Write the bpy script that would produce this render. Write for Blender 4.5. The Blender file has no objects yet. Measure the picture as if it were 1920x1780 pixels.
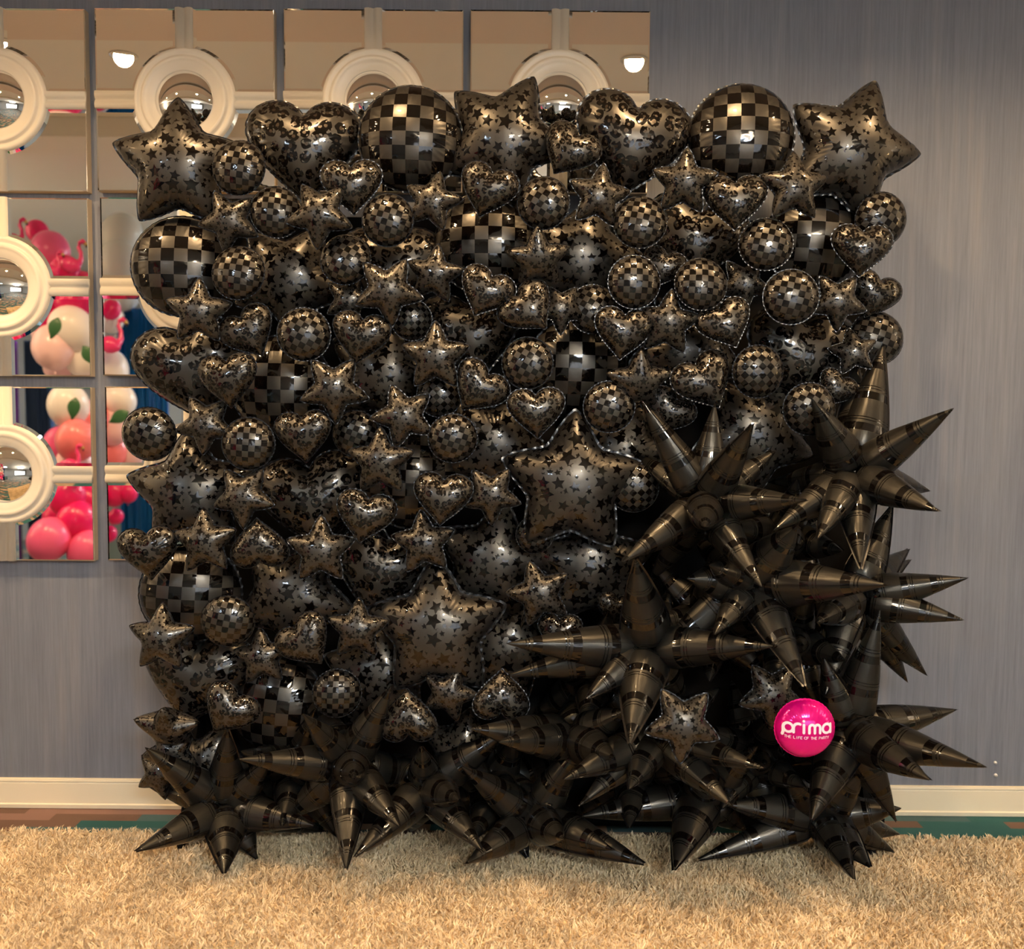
import bpy, math, random
import numpy as np
from mathutils import Matrix, Vector, Euler

R = math.radians
SC = bpy.context.scene
COL = SC.collection

# ------------------------------------------------------------------ camera
F = 1760.0
CAM = Vector((0.0, -4.0, 1.735))
CROT = Matrix.Rotation(R(90 - 3.7), 3, 'X') @ Matrix.Rotation(R(0.5), 3, 'Z')
cd = bpy.data.cameras.new('camera')
cam = bpy.data.objects.new('camera', cd)
COL.objects.link(cam)
cd.sensor_width = 36.0
cd.lens = 36.0 * F / 1920.0
cam.matrix_world = Matrix.Translation(CAM) @ CROT.to_4x4()
SC.camera = cam
cd.dof.use_dof = True
cd.dof.focus_distance = 3.5
cd.dof.aperture_fstop = 1.6

# ------------------------------------------------------------------ world, exposure
SC.view_settings.view_transform = 'Standard'
SC.view_settings.look = 'None'
SC.view_settings.gamma = 1.0
SC.view_settings.use_curve_mapping = False
SC.view_settings.exposure = 0.0
w = bpy.data.worlds.new('world')
SC.world = w
w.use_nodes = True
w.node_tree.nodes['Background'].inputs[0].default_value = (0.55, 0.6, 0.7, 1)
w.node_tree.nodes['Background'].inputs[1].default_value = 0.1
CEIL = 3.62
WARM = (1.0, 0.66, 0.34)
COOL = (0.72, 0.86, 1.0)
DOWN_W = 215.0        # each warm recessed downlight, watts
PANEL_E = 88.0       # cool ceiling panel emission strength
SCONCE_E = 42.0
FILL_E = 2.6

rnd = random.Random(11)
rng = np.random.default_rng(5)


def ray(px, py):
    d = CROT @ Vector(((px - 960) / F, -(py - 890) / F, -1.0))
    return d


def at(px, py, Y):
    """world point on the plane y = Y that the photo shows at px, py"""
    d = ray(px, py)
    return CAM + d * ((Y - CAM.y) / d.y)


def on_z(px, py, Z):
    d = ray(px, py)
    return CAM + d * ((Z - CAM.z) / d.z)


def refl(px, py, dist):
    """real place, dist in front of the wall, of something seen in a wall mirror"""
    p = at(px, py, dist)
    return Vector((p.x, -dist, p.z))


def mpp(Y):
    return (Y - CAM.y) / F


# ------------------------------------------------------------------ object helpers
def tag(o, label=None, cat=None, group=None, kind=None):
    if label: o['label'] = label
    if cat: o['category'] = cat
    if group: o['group'] = group
    if kind: o['kind'] = kind
    return o


def mesh_np(name, verts, faces, mats, smooth=True, uv=None, fmat=None):
    me = bpy.data.meshes.new(name)
    me.from_pydata([tuple(v) for v in verts], [], [tuple(f) for f in faces])
    for m in (mats if isinstance(mats, (list, tuple)) else [mats]):
        me.materials.append(m)
    if smooth:
        me.polygons.foreach_set('use_smooth', [True] * len(me.polygons))
    if uv is not None:
        l = me.uv_layers.new(name='UVMap')
        li = np.zeros(len(me.loops), dtype=np.int32)
        me.loops.foreach_get('vertex_index', li)
        l.data.foreach_set('uv', np.asarray(uv, dtype=np.float32)[li].ravel())
    if fmat is not None:
        me.polygons.foreach_set('material_index', fmat)
    me.update()
    return me


def link(name, me, parent=None, loc=None, rot=None, scale=None):
    o = bpy.data.objects.new(name, me)
    COL.objects.link(o)
    if parent is not None: o.parent = parent
    if loc is not None: o.location = loc
    if rot is not None: o.rotation_euler = rot
    if scale is not None: o.scale = scale
    return o


class MB:
    def __init__(self): self.v = []; self.f = []

    def add(self, v, f):
        n = len(self.v); self.v += [tuple(a) for a in v]; self.f += [tuple(i + n for i in q) for q in f]

    def box(self, x0, x1, y0, y1, z0, z1):
        self.add([(x, y, z) for x in (x0, x1) for y in (y0, y1) for z in (z0, z1)],
                 [(0, 1, 3, 2), (4, 6, 7, 5), (0, 4, 5, 1), (2, 3, 7, 6), (0, 2, 6, 4), (1, 5, 7, 3)])

    def lathe(self, prof, n=48, axis='Z', c=(0, 0, 0), cap=False):
        v = []; f = []
        for r, h in prof:
            for k in range(n):
                a = 2 * math.pi * k / n
                if axis == 'Z': v.append((c[0] + r * math.cos(a), c[1] + r * math.sin(a), c[2] + h))
                else: v.append((c[0] + r * math.cos(a), c[1] - h, c[2] + r * math.sin(a)))
        for i in range(len(prof) - 1):
            for k in range(n):
                q = (i * n + k, i * n + (k + 1) % n, (i + 1) * n + (k + 1) % n, (i + 1) * n + k)
                f.append(q if axis == 'Z' else q)
        if cap:
            f.append(tuple(range(n))); f.append(tuple((len(prof) - 1) * n + k for k in range(n)))
        self.add(v, f)

    def tube(self, pts, rad, n=10, cap=True):
        pts = [Vector(p) for p in pts]
        if not hasattr(rad, '__len__'): rad = [rad] * len(pts)
        up = Vector((0.13, 0.2, 0.97))
        v = []
        for i, p in enumerate(pts):
            t = (pts[min(i + 1, len(pts) - 1)] - pts[max(i - 1, 0)]).normalized()
            a = t.cross(up).normalized(); b = t.cross(a)
            for k in range(n):
                q = 2 * math.pi * k / n
                v.append(p + (a * math.cos(q) + b * math.sin(q)) * rad[i])
        f = [(i * n + k, i * n + (k + 1) % n, (i + 1) * n + (k + 1) % n, (i + 1) * n + k)
             for i in range(len(pts) - 1) for k in range(n)]
        if cap: f += [tuple(range(n)), tuple((len(pts) - 1) * n + k for k in range(n))]
        self.add(v, f)

    def build(self, name, mat, parent=None, smooth=False, **kw):
        return link(name, mesh_np(name, self.v, self.f, mat, smooth), parent, **kw)


# ------------------------------------------------------------------ materials
def new_mat(name):
    m = bpy.data.materials.new(name); m.use_nodes = True
    nt = m.node_tree
    return m, nt, nt.nodes['Principled BSDF']


def simple(name, col, rough=0.5, metal=0.0, spec=0.5, emit=None, es=0.0, bump=0.0, bs=200):
    m, nt, b = new_mat(name)
    b.inputs['Base Color'].default_value = (*col, 1)
    b.inputs['Roughness'].default_value = rough
    b.inputs['Metallic'].default_value = metal
    b.inputs['Specular IOR Level'].default_value = spec
    n = nt.nodes.new('ShaderNodeTexNoise'); n.inputs['Scale'].default_value = bs
    tc = nt.nodes.new('ShaderNodeTexCoord'); nt.links.new(tc.outputs['Object'], n.inputs['Vector'])
    r = nt.nodes.new('ShaderNodeMapRange'); nt.links.new(n.outputs['Fac'], r.inputs['Value'])
    r.inputs['To Min'].default_value = max(0, rough - 0.04 * (rough > .05)); r.inputs['To Max'].default_value = min(1, rough + 0.04 * (rough > .05))
    nt.links.new(r.outputs[0], b.inputs['Roughness'])
    if bump:
        bp = nt.nodes.new('ShaderNodeBump'); bp.inputs['Strength'].default_value = bump
        nt.links.new(n.outputs['Fac'], bp.inputs['Height']); nt.links.new(bp.outputs[0], b.inputs['Normal'])
    if emit:
        b.inputs['Emission Color'].default_value = (*emit, 1); b.inputs['Emission Strength'].default_value = es
    return m


class NT:
    def __init__(self, nt): self.nt = nt

    def n(self, t, **kw):
        x = self.nt.nodes.new(t)
        for k, v in kw.items():
            if k in x.inputs.keys(): self.set(x.inputs[k], v)
            else: setattr(x, k, v)
        return x

    def set(self, s, v):
        if isinstance(v, bpy.types.NodeSocket): self.nt.links.new(v, s)
        else: s.default_value = v

    def m(self, op, a, b=0.0, c=0.0):
        x = self.nt.nodes.new('ShaderNodeMath'); x.operation = op
        for i, v in enumerate((a, b, c)): self.set(x.inputs[i], v)
        return x.outputs[0]

    def vm(self, op, a, b=(0, 0, 0)):
        x = self.nt.nodes.new('ShaderNodeVectorMath'); x.operation = op
        self.set(x.inputs[0], a)
        if op == 'SCALE': self.set(x.inputs['Scale'], b)
        else: self.set(x.inputs[1], b)
        return x.outputs[0]

    def mix(self, fac, a, b):
        x = self.nt.nodes.new('ShaderNodeMix'); x.data_type = 'RGBA'
        self.set(x.inputs[0], fac); self.set(x.inputs[6], a); self.set(x.inputs[7], b)
        return x.outputs[2]

    def step(self, v, e0, e1):
        x = self.nt.nodes.new('ShaderNodeMapRange'); x.clamp = True
        self.set(x.inputs[0], v); x.inputs[1].default_value = e0; x.inputs[2].default_value = e1
        return x.outputs[0]

    def tri(self, a, b, c=0): pass


LIGHT = (0.056, 0.051, 0.044, 1)     # satin bronze-grey print
DARK = (0.0026, 0.0018, 0.0014, 1)   # glossy black foil


def foil_mat(name, dark_of, light=LIGHT, dark=DARK, tint=None):
    """satin ground with glossy black print; dark_of(N, uv) -> 0..1 darkness"""
    m, nt, b = new_mat(name)
    N = NT(nt)
    tc = N.n('ShaderNodeTexCoord'); oi = N.n('ShaderNodeObjectInfo')
    uv = tc.outputs['UV']
    d = dark_of(N, uv, oi.outputs['Random'])
    if isinstance(d, tuple):
        d, mid = d
        lcol = N.mix(mid, light, tint)
    else:
        lcol = light
    c = N.mix(d, lcol, dark)
    N.set(b.inputs['Base Color'], c)
    N.set(b.inputs['Roughness'], N.m('MULTIPLY_ADD', d, -0.29, 0.36))
    N.set(b.inputs['Metallic'], N.m('MULTIPLY_ADD', d, -0.62, 0.72))
    b.inputs['Coat Weight'].default_value = 0.04
    b.inputs['Coat Roughness'].default_value = 0.05
    # faint creases of the foil
    ns = N.n('ShaderNodeTexNoise', Scale=3.5, Vector=tc.outputs['Object'])
    bp = N.n('ShaderNodeBump', Strength=0.10, Distance=0.02, Height=ns.outputs['Fac'])
    N.set(b.inputs['Normal'], bp.outputs[0])
    return m


def checker_of(scale):
    def fn(N, uv, rand):
        off = N.n('ShaderNodeCombineXYZ', X=N.m('MULTIPLY', rand, 0.7), Y=N.m('MULTIPLY', rand, 0.35), Z=0.1)
        v = N.vm('ADD', N.vm('SCALE', uv, scale), off.outputs[0])
        ck = N.n('ShaderNodeTexChecker', Vector=v, Color1=(1, 1, 1, 1), Color2=(0, 0, 0, 1), Scale=1.0)
        return ck.outputs['Fac']
    return fn


def star_layer(N, v, scale, rmin, rmax, rnds=0.75):
    vo = N.n('ShaderNodeTexVoronoi', voronoi_dimensions='2D', Vector=v, Scale=scale, Randomness=rnds)
    vs = N.vm('SCALE', v, scale)
    # position output is in unscaled texture space
    dl = N.vm('SCALE', N.vm('SUBTRACT', v, vo.outputs['Position']), scale)
    sp = N.n('ShaderNodeSeparateXYZ', Vector=dl)
    cs = N.n('ShaderNodeSeparateColor', Color=vo.outputs['Color'])
    r = vo.outputs['Distance']
    a = N.m('ARCTAN2', sp.outputs[1], sp.outputs[0])
    a = N.m('MULTIPLY_ADD', cs.outputs[0], 1.2, a)
    k = 2 * math.pi / 5
    t = N.m('MODULO', N.m('ADD', a, 10 * math.pi + k * 0), k)
    t = N.m('ABSOLUTE', N.m('SUBTRACT', t, k / 2))
    lhs = N.m('MULTIPLY', r, N.m('ADD', N.m('COSINE', t), N.m('MULTIPLY', N.m('SINE', t), 2.2)))
    rad = N.m('MULTIPLY_ADD', cs.outputs[1], rmax - rmin, rmin)
    return N.step(N.m('SUBTRACT', rad, lhs), -0.012, 0.012), r


def stars_of(scale):
    def fn(N, uv, rand):
        off = N.n('ShaderNodeCombineXYZ', X=N.m('MULTIPLY', rand, 17.0), Y=N.m('MULTIPLY', rand, 29.0), Z=0.0)
        v = N.vm('ADD', uv, off.outputs[0])
        s1, r1 = star_layer(N, v, scale, 0.30, 0.52)
        s2, r2 = star_layer(N, N.vm('ADD', v, (3.3, 1.7, 0)), scale * 2.1, 0.22, 0.46)
        far = N.step(r1, 0.44, 0.50)
        d = N.m('MAXIMUM', s1, N.m('MULTIPLY', s2, far))
        # pale round halo round each star, slightly darker ground between halos
        mid = N.step(r1, 0.47, 0.50)
        return d, N.m('MULTIPLY', mid, 0.3)
    return fn


def leopard_of(scale):
    def fn(N, uv, rand):
        off = N.n('ShaderNodeCombineXYZ', X=N.m('MULTIPLY', rand, 13.0), Y=N.m('MULTIPLY', rand, 31.0), Z=0.0)
        v0 = N.vm('ADD', uv, off.outputs[0])
        ns = N.n('ShaderNodeTexNoise', noise_dimensions='2D', Vector=v0, Scale=scale * 1.3, Detail=2.0)
        v = N.vm('ADD', v0, N.vm('SCALE', N.vm('SUBTRACT', ns.outputs['Color'], (0.5, 0.5, 0.5)), 0.30 / scale))
        vo = N.n('ShaderNodeTexVoronoi', voronoi_dimensions='2D', Vector=v, Scale=scale, Randomness=0.80)
        cs = N.n('ShaderNodeSeparateColor', Color=vo.outputs['Color'])
        e = N.m('MULTIPLY', vo.outputs['Distance'], N.m('MULTIPLY_ADD', cs.outputs[0], 0.35, 0.83))
        n2 = N.n('ShaderNodeTexNoise', noise_dimensions='2D', Vector=v0, Scale=scale * 2.4, Detail=1.0)
        ring = N.m('MULTIPLY', N.step(e, 0.12, 0.16), N.m('SUBTRACT', 1.0, N.step(e, 0.47, 0.50)))
        ring = N.m('MULTIPLY', ring, N.m('SUBTRACT', 1.0, N.step(n2.outputs['Fac'], 0.60, 0.63)))
        mid = N.m('SUBTRACT', 1.0, N.step(e, 0.14, 0.18))
        return ring, mid
    return fn


MID = (0.026, 0.018, 0.012, 1)
SMID = (0.046, 0.041, 0.035, 1)
M = {}
M['check_L'] = foil_mat('checkered foil, large squares', checker_of(3.9))
M['check_S'] = foil_mat('checkered foil, small squares', checker_of(4.3))
M['star_L'] = foil_mat('star print foil', stars_of(4.0), tint=SMID)
M['star_S'] = foil_mat('fine star print foil', stars_of(3.7), tint=SMID)
M['leo_L'] = foil_mat('leopard print foil', leopard_of(5.0), tint=MID)
M['leo_S'] = foil_mat('fine leopard print foil', leopard_of(4.4), tint=MID)


def stripe_of(N, uv, rand):
    s = N.n('ShaderNodeSeparateXYZ', Vector=uv)
    p = N.m('FRACT', N.m('MULTIPLY_ADD', s.outputs[1], 3.6, rand))
    band = N.m('MULTIPLY', N.step(p, 0.0, 0.012), N.m('SUBTRACT', 1.0, N.step(p, 0.235, 0.247)))
    l1 = N.step(N.m('ABSOLUTE', N.m('SUBTRACT', p, 0.34)), 0.018, 0.010)
    l2 = N.step(N.m('ABSOLUTE', N.m('SUBTRACT', p, 0.42)), 0.018, 0.010)
    return N.m('MAXIMUM', band, N.m('MAXIMUM', l1, l2))


M['stripe'] = foil_mat('satin black foil with glossy bands', stripe_of, light=(0.026, 0.024, 0.020, 1))
M['core'] = simple('black foil core', (0.005, 0.005, 0.004), 0.2, 0.2)
M['seam'] = simple('glossy black foil seam', (0.006, 0.005, 0.005), 0.24, 0.15)
M['magenta'] = simple('hot pink foil', (0.80, 0.004, 0.22), 0.12, 0.35)
M['white_ink'] = simple('pale pink white ink', (0.95, 0.80, 0.84), 0.4)
M['gold_ink'] = simple('gold ink', (0.8, 0.5, 0.12), 0.3, 0.6)
M['panel'] = simple('black backing board', (0.004, 0.0035, 0.003), 0.9, spec=0.1)
M['cream'] = simple('cream lacquered wood', (0.66, 0.59, 0.47), 0.38, bump=0.02, bs=60)
M['edge'] = simple('dull gold wooden edge', (0.52, 0.42, 0.29), 0.5)
M['mirror'] = simple('mirror glass', (0.93, 0.93, 0.92), 0.0, 1.0)
M['base'] = simple('cream painted skirting', (0.80, 0.70, 0.50), 0.45, bump=0.02, bs=30)
M['ceil'] = simple('warm white ceiling paint', (0.86, 0.79, 0.67), 0.9)
M['soffit'] = simple('beige ceiling paint', (0.80, 0.64, 0.50), 0.9)
M['farwall'] = simple('olive grey wall paint', (0.28, 0.25, 0.21), 0.9)
M['metal'] = simple('brushed white metal', (0.7, 0.68, 0.64), 0.35, 0.2)
M['warm_lamp'] = simple('warm lamp', (1, .8, .5), 0.5, emit=WARM, es=30)
M['cool_lamp'] = simple('cool diffuser', (1, 1, 1), 0.5, emit=COOL, es=PANEL_E)
M['up_lamp'] = simple('warm uplight', (1, 1, 1), 0.5, emit=(1, .88, .72), es=260.0)  # glow for an added surface that only brightens the ceiling
M['sconce_lamp'] = simple('warm tube lamp', (1, .8, .5), 0.5, emit=(1.0, 0.66, 0.30), es=SCONCE_E)
M['backlit'] = simple('backlit sign panel', (1, 1, 1), 0.5, emit=(0.85, 0.9, 1.0), es=FILL_E)


def wallpaper():
    m, nt, b = new_mat('grey grasscloth wallpaper'); N = NT(nt)
    tc = N.n('ShaderNodeTexCoord')
    def streak(sx, sz, det):
        mp = N.n('ShaderNodeMapping', Vector=tc.outputs['Object']); mp.inputs['Scale'].default_value = (sx, 1, sz)
        return N.n('ShaderNodeTexNoise', Vector=mp.outputs[0], Scale=1.0, Detail=det).outputs['Fac']
    a = streak(90, 2.6, 3.0); c = streak(14, 0.9, 2.0); e = streak(320, 12, 1.0); f = streak(2.2, 0.35, 1.0)
    s = N.m('ADD', N.m('MULTIPLY', a, 0.5), N.m('ADD', N.m('MULTIPLY', c, 0.3), N.m('MULTIPLY', e, 0.2)))
    s = N.step(N.m('MULTIPLY_ADD', f, 0.15, s), 0.38, 0.78)
    col = N.mix(s, (0.104, 0.115, 0.143, 1), (0.188, 0.202, 0.234, 1))
    warm = N.step(c, 0.55, 0.75)
    col = N.mix(N.m('MULTIPLY', warm, 0.35), col, (0.23, 0.21, 0.20, 1))
    N.set(b.inputs['Base Color'], col); b.inputs['Roughness'].default_value = 0.62
    bp = N.n('ShaderNodeBump', Strength=0.25, Distance=0.002, Height=e); N.set(b.inputs['Normal'], bp.outputs[0])
    return m


M['wall'] = wallpaper()


def carpet():
    m, nt, b = new_mat('patterned carpet'); N = NT(nt)
    tc = N.n('ShaderNodeTexCoord')
    s = N.n('ShaderNodeSeparateXYZ', Vector=tc.outputs['Object'])
    # slanted blocks: rows of 0.11 m, blocks 0.34 m long, sheared and staggered
    row = N.m('FLOOR', N.m('MULTIPLY', s.outputs[1], 15.5))
    u = s.outputs[0]
    u = N.m('ADD', N.m('MULTIPLY', u, 2.7), N.m('MULTIPLY', row, 0.37))
    cxyz = N.n('ShaderNodeCombineXYZ', X=N.m('FLOOR', u), Y=row, Z=7.0)
    wn = N.n('ShaderNodeTexWhiteNoise', Vector=cxyz.outputs[0])
    cr = N.n('ShaderNodeValToRGB', Fac=wn.outputs['Value']); cr.color_ramp.interpolation = 'CONSTANT'
    el = cr.color_ramp.elements
    el[0].color = (0.012, 0.08, 0.075, 1); el[0].position = 0
    el[1].color = (0.13, 0.07, 0.045, 1); el[1].position = 0.34
    e = el.new(0.55); e.color = (0.34, 0.22, 0.13, 1)
    e = el.new(0.78); e.color = (0.05, 0.10, 0.10, 1)
    e = el.new(0.9); e.color = (0.22, 0.12, 0.09, 1)
    N.set(b.inputs['Base Color'], cr.outputs[0]); b.inputs['Roughness'].default_value = 0.95
    ns = N.n('ShaderNodeTexNoise', Vector=tc.outputs['Object'], Scale=600.0)
    bp = N.n('ShaderNodeBump', Strength=0.4, Distance=0.002, Height=ns.outputs['Fac']); N.set(b.inputs['Normal'], bp.outputs[0])
    return m


M['carpet'] = carpet()


def shag():
    m, nt, b = new_mat('beige shag wool'); N = NT(nt)
    g = N.n('ShaderNodeNewGeometry'); tc = N.n('ShaderNodeTexCoord')
    n1 = N.n('ShaderNodeTexNoise', Vector=tc.outputs['Object'], Scale=5.0, Detail=3.0)
    n2 = N.n('ShaderNodeTexNoise', Vector=tc.outputs['Object'], Scale=70.0, Detail=1.0)
    f = N.step(N.m('ADD', N.m('MULTIPLY', n1.outputs['Fac'], 0.5), N.m('MULTIPLY', n2.outputs['Fac'], 0.5)), 0.36, 0.64)
    col = N.mix(f, (0.58, 0.43, 0.25, 1), (0.92, 0.74, 0.47, 1))
    N.set(b.inputs['Base Color'], col); b.inputs['Roughness'].default_value = 0.8
    b.inputs['Specular IOR Level'].default_value = 0.2
    return m


M['shag'] = shag()

# ------------------------------------------------------------------ setting
def struct(name, mb, mat):
    return tag(mb.build(name, mat), kind='structure')


XL, XR, YB = -6.5, 6.5, -9.5
b = MB(); b.box(XL, XR, 0.0, 0.1, 0, CEIL + .2); struct('wall_back', b, M['wall'])
b = MB(); b.box(XL - .1, XL, YB, 0, 0, CEIL + .2); struct('wall_left', b, M['farwall'])
b = MB(); b.box(XR, XR + .1, YB, 0, 0, CEIL + .2); struct('wall_right', b, M['farwall'])
b = MB(); b.box(XL, XR, YB - .1, YB, 0, CEIL + .2); struct('wall_front', b, M['farwall'])
b = MB(); b.box(XL, XR, YB, 0.0, -0.05, 0.0); struct('floor', b, M['carpet'])
b = MB(); b.box(XL, XR, YB, -1.0, CEIL + .06, CEIL + .2); struct('ceiling', b, M['ceil'])
b = MB(); b.box(XL, XR, -1.0, 0.0, CEIL, CEIL + .2); struct('trim_1', b, M['soffit'])
b = MB(); b.box(XL, XR, -2.9, -2.45, CEIL - .07, CEIL + .059); struct('trim_2', b, M['ceil'])
# baseboard: face, cap and toe moulding
b = MB()
prof = [(0, .003), (-.016, .003), (-.018, .02), (-.012, .024), (-.012, .112), (-.010, .118), (-.014, .122), (-.012, .131), (0, .133)]
v = [(x, p[0], p[1]) for x in (XL, XR) for p in prof]; n = len(prof)
b.add(v, [(i, i + 1, n + i + 1, n + i) for i in range(n - 1)] + [tuple(range(n)), tuple(range(2 * n - 1, n - 1, -1))])
struct('baseboard_back', b, M['base'])

# ------------------------------------------------------------------ lamps
def downlight(x, y, z, power, aim=(0, 0), name='recessed_downlight', label=''):
    m = MB(); m.lathe([(.075, -.004), (.075, .0), (.062, .004), (.055, .03), (0.0005, .03)], 32)
    o = m.build(name, M['metal'], smooth=True, loc=(x, y, z))
    tag(o, label, 'ceiling light', 'warm recessed ceiling downlights')
    m = MB(); m.lathe([(.05, .014), (.048, .010), (0.0005, .008)], 32)
    m.build('bulb', M['warm_lamp'], o, smooth=True)
    ld = bpy.data.lights.new(name, 'SPOT'); ld.energy = power; ld.color = WARM
    ld.spot_size = R(156); ld.spot_blend = 0.8; ld.shadow_soft_size = 0.05
    l = link('lamp', ld, o, loc=(0, 0, -.01), rot=(R(aim[0]), R(aim[1]), 0))
    return o


c0 = on_z(1185, 146, CEIL)
for i, x in enumerate((-3.55, -2.15, -0.75, 0.65, 2.05, 3.45)):
    downlight(x, -1.36, CEIL + .058, DOWN_W * (1.1, 1.05, 1, 1, .82, .42)[i], label='round warm recessed ceiling downlight, %s from the left in the row' % ['first', 'second', 'third', 'fourth', 'fifth', 'sixth'][i])

o = link('ceiling_light_panel', None, loc=(1.3, -6.3, CEIL + .058))
tag(o, 'cool white pendant light panel hung above the aisle behind the viewer', 'ceiling light')
m = MB(); m.box(-.8, .8, -.34, .34, -.30, -.285)
for x_ in (-.6, .6): m.box(x_ - .01, x_ + .01, -.01, .01, -.2849, 0)
m.build('housing', M['metal'], o)
m = MB(); m.box(-.76, .76, -.30, .30, -.36, -.3005); m.build('diffuser', M['cool_lamp'], o)
m = MB(); m.box(-.76, .76, -.30, .30, -.284, -.27); m.build('ceiling_fill', M['up_lamp'], o)  # glowing top added to the panel to raise the ceiling brightness
o = link('ceiling_light_panel', None, loc=(-3.6, -6.9, CEIL + .058))
tag(o, 'short cool white ceiling light panel near the pink balloon display', 'ceiling light')
m = MB(); m.box(-.6, .6, -.3, .3, -.05, 0); m.build('housing', M['metal'], o)
m = MB(); m.box(-.56, .56, -.26, .26, -.056, -.0505); m.build('diffuser', M['cool_lamp'], o)

for s, lb in ((-1, 'left'), (1, 'right')):
    o = link('wall_sconce', None, loc=(s * 6.49, -2.6, 2.0))
    tag(o, 'upright warm tube sconce on the %s side wall' % lb, 'wall lamp', 'tube sconces')
    m = MB(); m.box(-.03, .0, -.06, .06, -.5, .5) if s > 0 else m.box(0, .03, -.06, .06, -.5, .5); m.build('back_plate', M['metal'], o)
    m = MB(); m.tube([(-s * .085, 0, -.45), (-s * .085, 0, .45)], .05, 16); m.build('lamp_tube', M['sconce_lamp'], o, smooth=True)
    la = bpy.data.lights.new('ceiling_fill', 'AREA'); la.energy = 130; la.color = (1.0, .84, .66); la.size = .25  # added fill light beside the sconce, lights the ceiling from the side
    link('ceiling_fill', la, o, loc=(-s * .5, 0, .62), rot=(math.pi, R(s * 22), 0))

o = link('ceiling_vent', None, loc=(-1.1, -.50, CEIL))
tag(o, 'long narrow slot air vent in the lower ceiling along the wall', 'air vent')
m = MB(); m.box(-2.6, 2.6, -.075, -.055, -.014, -.001); m.box(-2.6, 2.6, .055, .075, -.014, -.001); m.build('frame', M['metal'], o)
m = MB()
for k_ in (-.036, -.012, .012, .036): m.box(-2.6, 2.6, k_ - .004, k_ + .004, -.016, -.001)
m.build('slat', M['farwall'], o)
o = link('cable_clip', None, loc=at(1867, 1443, 0))
tag(o, 'pair of tiny white cable clips on the wall at the lower right', 'clip')
m = MB(); m.lathe([(.008, 0), (.007, .006), (.002, .008)], 16, 'Y', (0, -.0, -.026)); m.lathe([(.007, 0), (.006, .006), (.002, .008)], 16, 'Y', (-.004, -.0, .030)); m.build('clip', M['metal'], o, smooth=True)

# bright shop front seen in the convex mirrors
o = link('shop_window_display', None, loc=(2.8, YB + .01, 1.7))
tag(o, 'wide backlit white shop window across the hall', 'display')
m = MB(); m.box(-2.6, 2.6, 0, .05, -.9, .9)
m.build('lit_panel', M['backlit'], o)
m = MB()
for x in (-2.6, -1.3, 0, 1.3, 2.6): m.box(x - .03, x + .03, .0501, .09, -.95, .95)
m.box(-2.65, 2.65, .0501, .09, .9, .97); m.box(-2.65, 2.65, .0501, .09, -.97, -.9)
m.build('frame', M['metal'], o)

# ------------------------------------------------------------------ shag rug
def rug():
    x0, x1, y0, y1 = -2.45, 2.45, -1.75, -0.27
    m = MB(); m.box(x0, x1, y0, y1, 0.001, 0.012)
    o = m.build('shag_rug', M['shag'])
    tag(o, 'thick beige shag rug lying on the patterned carpet under the balloons', 'rug')
    sp = 0.0135
    gx = np.arange(x0, x1, sp); gy = np.arange(y0, y1, sp)
    X, Y = np.meshgrid(gx, gy); X = X.ravel(); Y = Y.ravel()
    keep = (Y > -1.35) | (rng.random(X.size) < 0.6)
    X = X[keep]; Y = Y[keep]
    X = X + rng.uniform(-.006, .006, X.size); Y = Y + rng.uniform(-.006, .006, X.size)
    nc = X.size
    ca = rng.uniform(0, 2 * np.pi, nc); lean = rng.uniform(0, .026, nc)
    ns = 6
    X = np.repeat(X, ns); Y = np.repeat(Y, ns)
    LX = np.repeat(lean * np.cos(ca), ns); LY = np.repeat(lean * np.sin(ca), ns)
    n = X.size
    bx = X + rng.normal(0, .0028, n); by = Y + rng.normal(0, .0028, n)
    hc = np.repeat(rng.uniform(.75, 1.2, nc), ns); h = rng.uniform(.018, .030, n) * hc
    tx = bx + LX + rng.normal(0, .006, n); ty = by + LY + rng.normal(0, .006, n)
    wd = rng.uniform(.0014, .0026, n); an = rng.uniform(0, np.pi, n)
    wx = np.cos(an) * wd; wy = np.sin(an) * wd
    V = np.empty((n, 7, 3), np.float32)
    for i, t in enumerate((0.0, 0.45, 0.82)):
        cx = bx + (tx - bx) * t * t; cy = by + (ty - by) * t * t; cz = .010 + h * t
        cx = cx + np.sin(t * 6 + an * 5) * .0034; k = (0.9, 1.0, 0.85)[i]
        V[:, 2 * i, 0] = cx - wx * k; V[:, 2 * i, 1] = cy - wy * k; V[:, 2 * i, 2] = cz
        V[:, 2 * i + 1, 0] = cx + wx * k; V[:, 2 * i + 1, 1] = cy + wy * k; V[:, 2 * i + 1, 2] = cz
    V[:, 6, 0] = tx; V[:, 6, 1] = ty; V[:, 6, 2] = .010 + h
    me = bpy.data.meshes.new('pile')
    me.vertices.add(n * 7); me.vertices.foreach_set('co', V.ravel())
    base = (np.arange(n) * 7)[:, None]
    quads = np.concatenate([base + np.array([[0, 1, 3, 2]]), base + np.array([[2, 3, 5, 4]])], 1).reshape(n, 8)
    tri = base + np.array([[4, 5, 6]])
    loops = np.concatenate([quads, tri], 1).astype(np.int32).ravel()
    me.loops.add(loops.size); me.loops.foreach_set('vertex_index', loops)
    ls = np.empty((n, 3), np.int32); ls[:, 0] = np.arange(n) * 11; ls[:, 1] = ls[:, 0] + 4; ls[:, 2] = ls[:, 0] + 8
    me.polygons.add(n * 3); me.polygons.foreach_set('loop_start', ls.ravel())
    me.materials.append(M['shag']); me.update(calc_edges=True)
    p = link('pile', me, o); p['kind'] = 'stuff'


rug()

# ------------------------------------------------------------------ wall mirrors
MS, BW, RR, CR = 0.368, 0.036, 0.211, 0.118


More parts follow.
